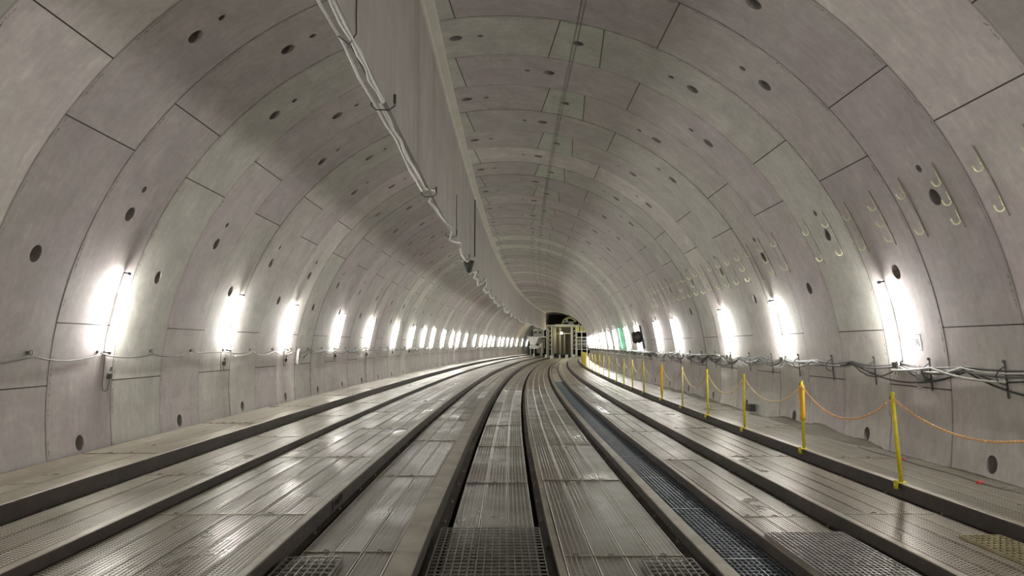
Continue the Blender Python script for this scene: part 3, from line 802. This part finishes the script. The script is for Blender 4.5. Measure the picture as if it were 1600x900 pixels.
# dense yellow barrier panels at the far end of the fence
for j in range(7):
    s = 56 + j * 1.5; root = empty('barrier_panel', FR(s, 4.72, -.88)); b = MB()
    b.box(-.03, .03, -.6, -.54, 0, 1.05); b.box(-.03, .03, .54, .6, 0, 1.05); b.box(-.03, .03, -.6, .6, .99, 1.05); b.box(-.03, .03, -.6, .6, .12, .18); b.build('panel_frame', M_YEL, root)
    b = MB()
    for q in range(9): b.box(-.012, .012, -.5 + q * .125 - .03, -.5 + q * .125 + .03, .18, .99)
    b.build('panel_bars', M_YEL, root); tag(root, 'yellow barrier panel closing the far end of the chain fence, %s of seven' % ORD[j], 'barrier', 'yellow barrier panels')

# ------------------------------------------------------------------ odds and ends on the right walkway
def heap(name, s0, s1, hmax, label, seed):
    rnd = random.Random(seed); vs = []; fs = []; ns = 36; nu = 8
    for i in range(ns + 1):
        s = s0 + (s1 - s0) * i / ns; e = math.sin(PI * i / ns) ** .6
        hh = hmax * e * (.55 + .45 * math.sin(s * 1.7 + seed) ** 2) ; wdt = .25 + .45 * e * (.6 + .4 * math.sin(s * 1.1 + seed))
        for q in range(nu + 1):
            f_ = q / nu; u = 6.0 - wdt * (1 - f_); z = -.905 + hh * f_ ** 1.3 + rnd.uniform(-.006, .006) * f_
            if q == 0: z = -.92
            lim = math.sqrt(max(0, 35.9 - z * z)); u = min(u, lim); vs.append(W(s, u, z))
    for i in range(ns):
        for q in range(nu): fs.append((i * (nu + 1) + q, i * (nu + 1) + q + 1, (i + 1) * (nu + 1) + q + 1, (i + 1) * (nu + 1) + q))
    b = MB(); b.add(vs, fs); o = b.build(name, M_SAND, smooth=True); tag(o, label, 'sand', kind='stuff')
heap('sand_heap', 11.0, 16.2, .17, 'low heap of wet brown sand against the right wall behind the posts', 1)
heap('sand_strip', 4.5, 11.2, .035, 'thin strip of brown sand along the foot of the right wall, near end', 2)
heap('sand_strip', 17.6, 30.0, .09, 'brown sand drifted along the far foot of the right wall', 4)
for j, (s, u, txt) in enumerate(((8.30, 5.57, 'red marker tape scrap near the right edge of view'), (9.99, 5.62, 'red marker tape scrap on the right walkway behind the leaning post'))):
    root = empty('marker_tape', FR(s, u, -.885)); b = MB(); b.box(-.02, .02, -.02, .02, 0, .03); b.build('knot', M_RED, root)
    b = MB(); b.add([(-.03, -.03, .005), (.02, -.05, .03), (.05, .02, .035), (0, .04, .01)], [(0, 1, 2, 3)]); b.add([(-.03, .03, .004), (-.05, -.03, .028), (0, 0, .05)], [(0, 1, 2)]); b.build('tape_end', M_RED, root)
    tag(root, txt, 'tape')
b = MB(); pts = [FR(5 + .25 * i, 5.60 + .012 * math.sin(i * 1.3), -.876).translation for i in range(26)]; b.tube(pts, .006, 5)
o = b.build('marker_string', M_CABLK, smooth=True); tag(o, 'thin dark string lying along the right walkway planks', 'string')
root = empty('black_box', FR(16.9, 5.80, -.86)); b = MB(); b.box(-.06, .08, -.16, .16, .03, .19); b.build('box_body', M_BLKBOX, root)
b = MB(); b.box(-.07, .09, -.17, .17, .19, .205); b.build('box_lid', M_CAPD, root); b = MB(); b.box(-.075, -.06, -.04, .04, .09, .13); b.build('box_handle', M_CAGRY, root)
tag(root, 'small black box at the foot of the right wall by the sand', 'box')
# black fan on the right wall
root = empty('wall_fan', WALL(32.0, 79.0, .05)); b = MB(); b.tube([(.06, 0, 0), (.14, 0, 0), (.40, 0, 0), (.46, 0, 0)], [.20, .27, .27, .20], 16); b.build('fan_housing', M_BLKBOX, root, True)
b = MB(); b.box(0, .08, -.05, .05, -.55, .5); b.build('fan_bracket', M_CAPD, root); b = MB()
for q in range(5): b.tube([(.465, .27 * math.sin(a), .27 * math.cos(a)) for a in (q * PI / 5, q * PI / 5 + PI)], .008, 4)
b.build('fan_guard', M_CAGRY, root); tag(root, 'black round fan mounted on the right wall among the far lamps', 'fan')
# paper sign on the right wall
root = empty('paper_sign', WALL(10.12, 82.7, .004)); b = MB(); b.box(0, .002, -.17, .17, -.13, .14); b.build('sheet', M_PAPER, root)
b = MB(); b.box(.002, .004, -.16, .16, .105, .12); b.box(.002, .004, -.16, .16, -.12, -.112); b.box(.002, .004, .145, .155, -.12, .12); b.build('border_line', M_INK, root)
cu = bpy.data.curves.new('lettering', 'FONT'); cu.body = '10R'; cu.size = .15; cu.align_x = 'CENTER'; cu.align_y = 'CENTER'; cu.extrude = .001
tmp = bpy.data.objects.new('tmp', cu); COL.objects.link(tmp); bpy.context.view_layer.update()
tm = bpy.data.meshes.new_from_object(tmp.evaluated_get(bpy.context.evaluated_depsgraph_get())); bpy.data.objects.remove(tmp)
tm.materials.clear(); tm.materials.append(M_INK)
lt = bpy.data.objects.new('lettering', tm); COL.objects.link(lt); lt.parent = root
lt.matrix_local = Matrix(((0, 0, 1, .004), (1, 0, 0, -.01), (0, 1, 0, -.005), (0, 0, 0, 1)))
tag(root, 'pale paper sign reading 10R beside the first lamp on the right wall', 'sign')
# scribble chalked on the beam face
root = empty('beam_scribble', FR(8.55, -1.928, -1.12))
sc_ = [[(-.17, .03), (-.16, -.05), (-.12, -.05)], [(-.09, .0), (-.06, .025), (-.07, -.03), (-.03, -.03)], [(-.02, .02), (.01, -.03), (.03, .02)], [(.05, -.03), (.06, .03), (.09, .0), (.11, .035), (.12, -.02), (.16, .03)]]
b = MB()
for st_ in sc_: b.tube([(0, p[0] * 1.4, p[1] * 1.2) for p in st_], .007, 4)
o = b.build('strokes', M_BLKBOX, root); tag(root, 'black handwritten scribble on the beam face left of centre', 'marking')

# ------------------------------------------------------------------ far gantry and machinery
GS = 112.5
def gpx(x): return (x - 865.4) / 9.75
def gz(y): return .718 - (y - 546.5 + 6.0) / 9.75
def G(x0, x1, y0, y1, d0, d1, b): b.box(gpx(x0), gpx(x1), d0, d1, gz(y1), gz(y0)); return b
GZ = -1.15
root = empty('steel_gantry', FR(GS, 0, 0))
for x, zf_ in ((855, -1.18), (862.5, -1.33), (893, -1.13), (900, -1.01)):
    for y_ in (0, 3.1): b = MB(); b.box(gpx(x) - .09, gpx(x) + .09, y_ - .1, y_ + .1, zf_, gz(510)); b.build('column', M_GSTEEL, root)
b = MB(); G(852, 906, 508.5, 511, -.3, 4.5, b); G(868, 896, 507.6, 509, -.5, 4.7, b); b.build('top_platform', M_GSTEEL, root)
b = MB()
for y in (517, 524, 531, 538, 545): G(855, 862.5, y, y + .7, -.08, .08, b); G(893, 900, y, y + .7, -.08, .08, b)
for k in range(5):
    for (xa, xb) in ((855, 862.5), (893, 900)):
        z0, z1 = gz(517 + 7 * k), gz(510 + 7 * k); b.tube([(gpx(xa), 0, z0), (gpx(xb), 0, z1)], .04, 4)
b.build('bracing', M_GSTEEL, root)
b = MB(); G(864, 869, 512, 553, 1.0, 1.3, b); G(873, 876, 512, 553, 1.6, 1.8, b); G(880, 882, 522, 553, 2.0, 2.2, b); G(866, 892, 521, 522.5, 1.2, 1.5, b)
for k in range(4): G(864 + 3 * k, 865 + 3 * k, 512, 552, 2.4, 2.6, b)
b.build('inner_frame', M_GBRN, root)
b = MB(); G(866, 893, 511, 556, 4.6, 4.9, b); b.build('back_panel', M_GDARK, root)
tag(root, 'tall pale steel gantry spanning the dark opening at the tunnel end', 'gantry')
root = empty('work_lamp', FR(GS - .4, gpx(878.3), gz(521.3))); b = MB(); b.ball((0, 0, 0), .19, 12); b.build('lamp_globe', M_WARM, root, True); b = MB(); b.cyl((0, 0, .19), (0, 0, 1.0), .03, 6); b.cyl((0, 0, .15), (0, 0, .24), .1, 10); b.build('lamp_stem', M_GDARK, root)
tag(root, 'round yellowish work lamp hanging in the gantry opening', 'lamp')
# extra work lamp behind the partition end
root = empty('work_lamp', FR(GS + 2.5, -2.2, 4.2)); b = MB(); b.ball((0, 0, 0), .14, 10); b.build('lamp_globe', M_WARM, root, True); b = MB(); b.cyl((0, 0, .12), (0, 0, .5), .03, 6); b.build('lamp_stem', M_GDARK, root)
tag(root, 'yellowish work lamp behind the far end of the partition', 'lamp')
root = empty('storage_tank', FR(GS, 0, 0)); b = MB()
x0, x1 = gpx(834.5), gpx(848); b.tube([(x0, .8, gz(511.5)), (x0 + .1, .8, gz(511.5)), (x1 - .1, .8, gz(511.5)), (x1, .8, gz(511.5))], [.22, .3, .3, .22], 14); b.build('tank_body', M_GGRY, root, True)
b = MB(); G(835.5, 837, 514.3, 516, .6, 1, b); G(845, 846.5, 514.3, 516, .6, 1, b); b.build('saddle', M_GSTEEL, root); tag(root, 'grey cylindrical tank on top of the machinery left of the gantry', 'tank')
root = empty('control_cabin', FR(GS, 0, 0)); b = MB(); G(833.5, 849, 516, 526, .2, 1.8, b); b.build('cabin_body', M_GGRY, root); b = MB(); G(832.8, 849.6, 515, 516.4, .1, 1.9, b); b.build('cabin_roof', M_GSTEEL, root)
b = MB(); G(835, 839.5, 518.5, 522, .17, .2, b); G(842, 847, 518.5, 522, .17, .2, b); b.build('window', M_GDARK, root); tag(root, 'grey cabin with two small windows above the white hopper', 'cabin')
root = empty('white_hopper', FR(GS, 0, 0)); b = MB(); P = [(gpx(825), gz(526.5)), (gpx(852), gz(526.5)), (gpx(852), gz(528)), (gpx(843), gz(528)), (gpx(838), gz(539)), (gpx(829), gz(539)), (gpx(827), gz(530))]
b.prism(P, [-.3, 1.6]); b.build('hopper_body', M_WHITE, root); b = MB(); b.cyl((gpx(830), -.2, gz(539)), (gpx(830), -.2, -1.05), .08, 8); b.cyl((gpx(845), -.2, gz(528)), (gpx(845), -.2, -1.05), .08, 8); b.build('hopper_leg', M_GSTEEL, root)
tag(root, 'white sloping hopper on legs at the foot of the left wall, far end', 'hopper')
root = empty('pump_unit', FR(GS - .8, 0, 0)); b = MB(); G(829, 842, 541, 545.5, -.3, .8, b); b.tube([(gpx(829), -.3, gz(544)), (gpx(835), -.4, gz(540)), (gpx(845), -.4, gz(543)), (gpx(847), -.4, gz(538))], .14, 8); b.build('pump_body', M_WHITE, root)
b = MB(); b.cyl((gpx(836), 0, gz(545)), (gpx(836), 0, -1.05), .1, 8); b.cyl((gpx(848), 0, gz(536)), (gpx(848), 0, -1.05), .08, 8); b.build('pump_stand', M_GSTEEL, root); b = MB(); G(842, 852, 530, 545, .2, .9, b); G(840, 850, 545, 552, 0, 1.2, b); b.build('pump_motor', M_GBRN, root)
tag(root, 'white pump unit with pipes on the floor below the hopper', 'pump')
for j, (x0, x1, y0, y1) in enumerate(((899.5, 905, 510.5, 518.5), (906.5, 910.5, 510.5, 519), (911.5, 917, 511.5, 519))):
    root = empty('yellow_cabinet', FR(GS, 0, 0)); b = MB(); G(x0, x1, y0, y1, -.2 + j * .1, .8, b); b.build('cabinet_body', M_GYEL, root)
    b = MB(); G((x0 + x1) / 2 - .15, (x0 + x1) / 2 + .15, y0 + 1, y1 - 1, -.23 + j * .1, -.2 + j * .1, b); G(x0 + .6, x1 - .6, y0 + 2.5, y0 + 3, -.23 + j * .1, -.2 + j * .1, b); b.build('door_seam', M_GBRN, root)
    tag(root, 'pale yellow cabinet on the right platform of the gantry, %s from the left' % ORD[j], 'cabinet', 'pale yellow cabinets')
root = empty('side_platform', FR(GS, 0, 0)); b = MB(); G(902, 924, 519, 520.2, -.4, 1.2, b); G(900, 925, 527.5, 528.4, -.4, 1.2, b); b.build('platform_deck', M_WHITE, root)
b = MB()
for x in (909, 917, 923): b.box(gpx(x) - .06, gpx(x) + .06, -.3, -.2, GZ, gz(520))
b.build('platform_post', M_WHITE, root); b = MB()
for y in (533, 538, 546): G(900, 924, y, y + .6, -.3, -.24, b)
b.build('guard_rail', M_WHITE, root); b = MB(); G(903, 907, 530, 545, .3, .9, b); G(911, 916, 531, 543, .3, .9, b); b.build('equipment', M_GBRN, root)
tag(root, 'white railed platform right of the gantry under the yellow cabinets', 'platform')
root = empty('segment_erector', FR(GS + 1.5, 0, 0)); b = MB(); pts = []
for q in range(9):
    a = math.radians(200 - 22 * q); pts.append((gpx(889) + 1.15 * math.cos(a), 0, gz(509) + 1.25 * max(0, math.sin(a))))
b.tube([p for p in pts if p[2] >= gz(509) - .01], .16, 8); b.build('arch_arm', M_GYEL, root, True)
b = MB(); G(879, 887, 503, 504.6, -.4, .4, b); G(884, 887, 499, 503, -.3, .3, b); b.box(gpx(888), gpx(896), -.3, .5, gz(508.5), gz(503)); b.build('arm_block', M_WHITE, root)
b = MB(); b.cyl((gpx(904), 0, gz(510)), (gpx(904), 0, gz(502)), .06, 8); b.box(gpx(903), gpx(905.2), -.1, .1, gz(502.4), gz(501)); b.build('mast', M_WHITE, root)
tag(root, 'pale yellow arched erector machine on top of the gantry', 'machine')
for j, (x0, x1, y0, y1) in enumerate(((861, 865.5, 549, 553.5), (875, 877, 548.5, 554), (884.5, 888.5, 549, 554), (896, 899, 549.5, 553.5), (853.5, 856, 549, 553.5), (835, 836.8, 549, 553))):
    root = empty('white_crate', FR(GS - 1.6, (gpx(x0) + gpx(x1)) / 2, (-1.33, -1.28, -1.24, -1.13, -1.18, -1.05)[j])); w_ = (x1 - x0) / 9.75 / 2; h_ = (y1 - y0) / 9.75
    b = MB(); b.box(-w_, w_, -.2, .2, 0, h_); b.build('crate_body', M_WHITE, root); b = MB(); b.box(-w_ - .02, w_ + .02, -.22, .22, h_, h_ + .04); b.build('crate_lid', M_GSTEEL, root)
    tag(root, 'white crate on the floor before the gantry, %s' % ['left of the doorway', 'narrow one in the doorway', 'wide one in the doorway', 'right of the doorway', 'by the left column', 'below the white hopper'][j], 'crate', 'white crates before the gantry')
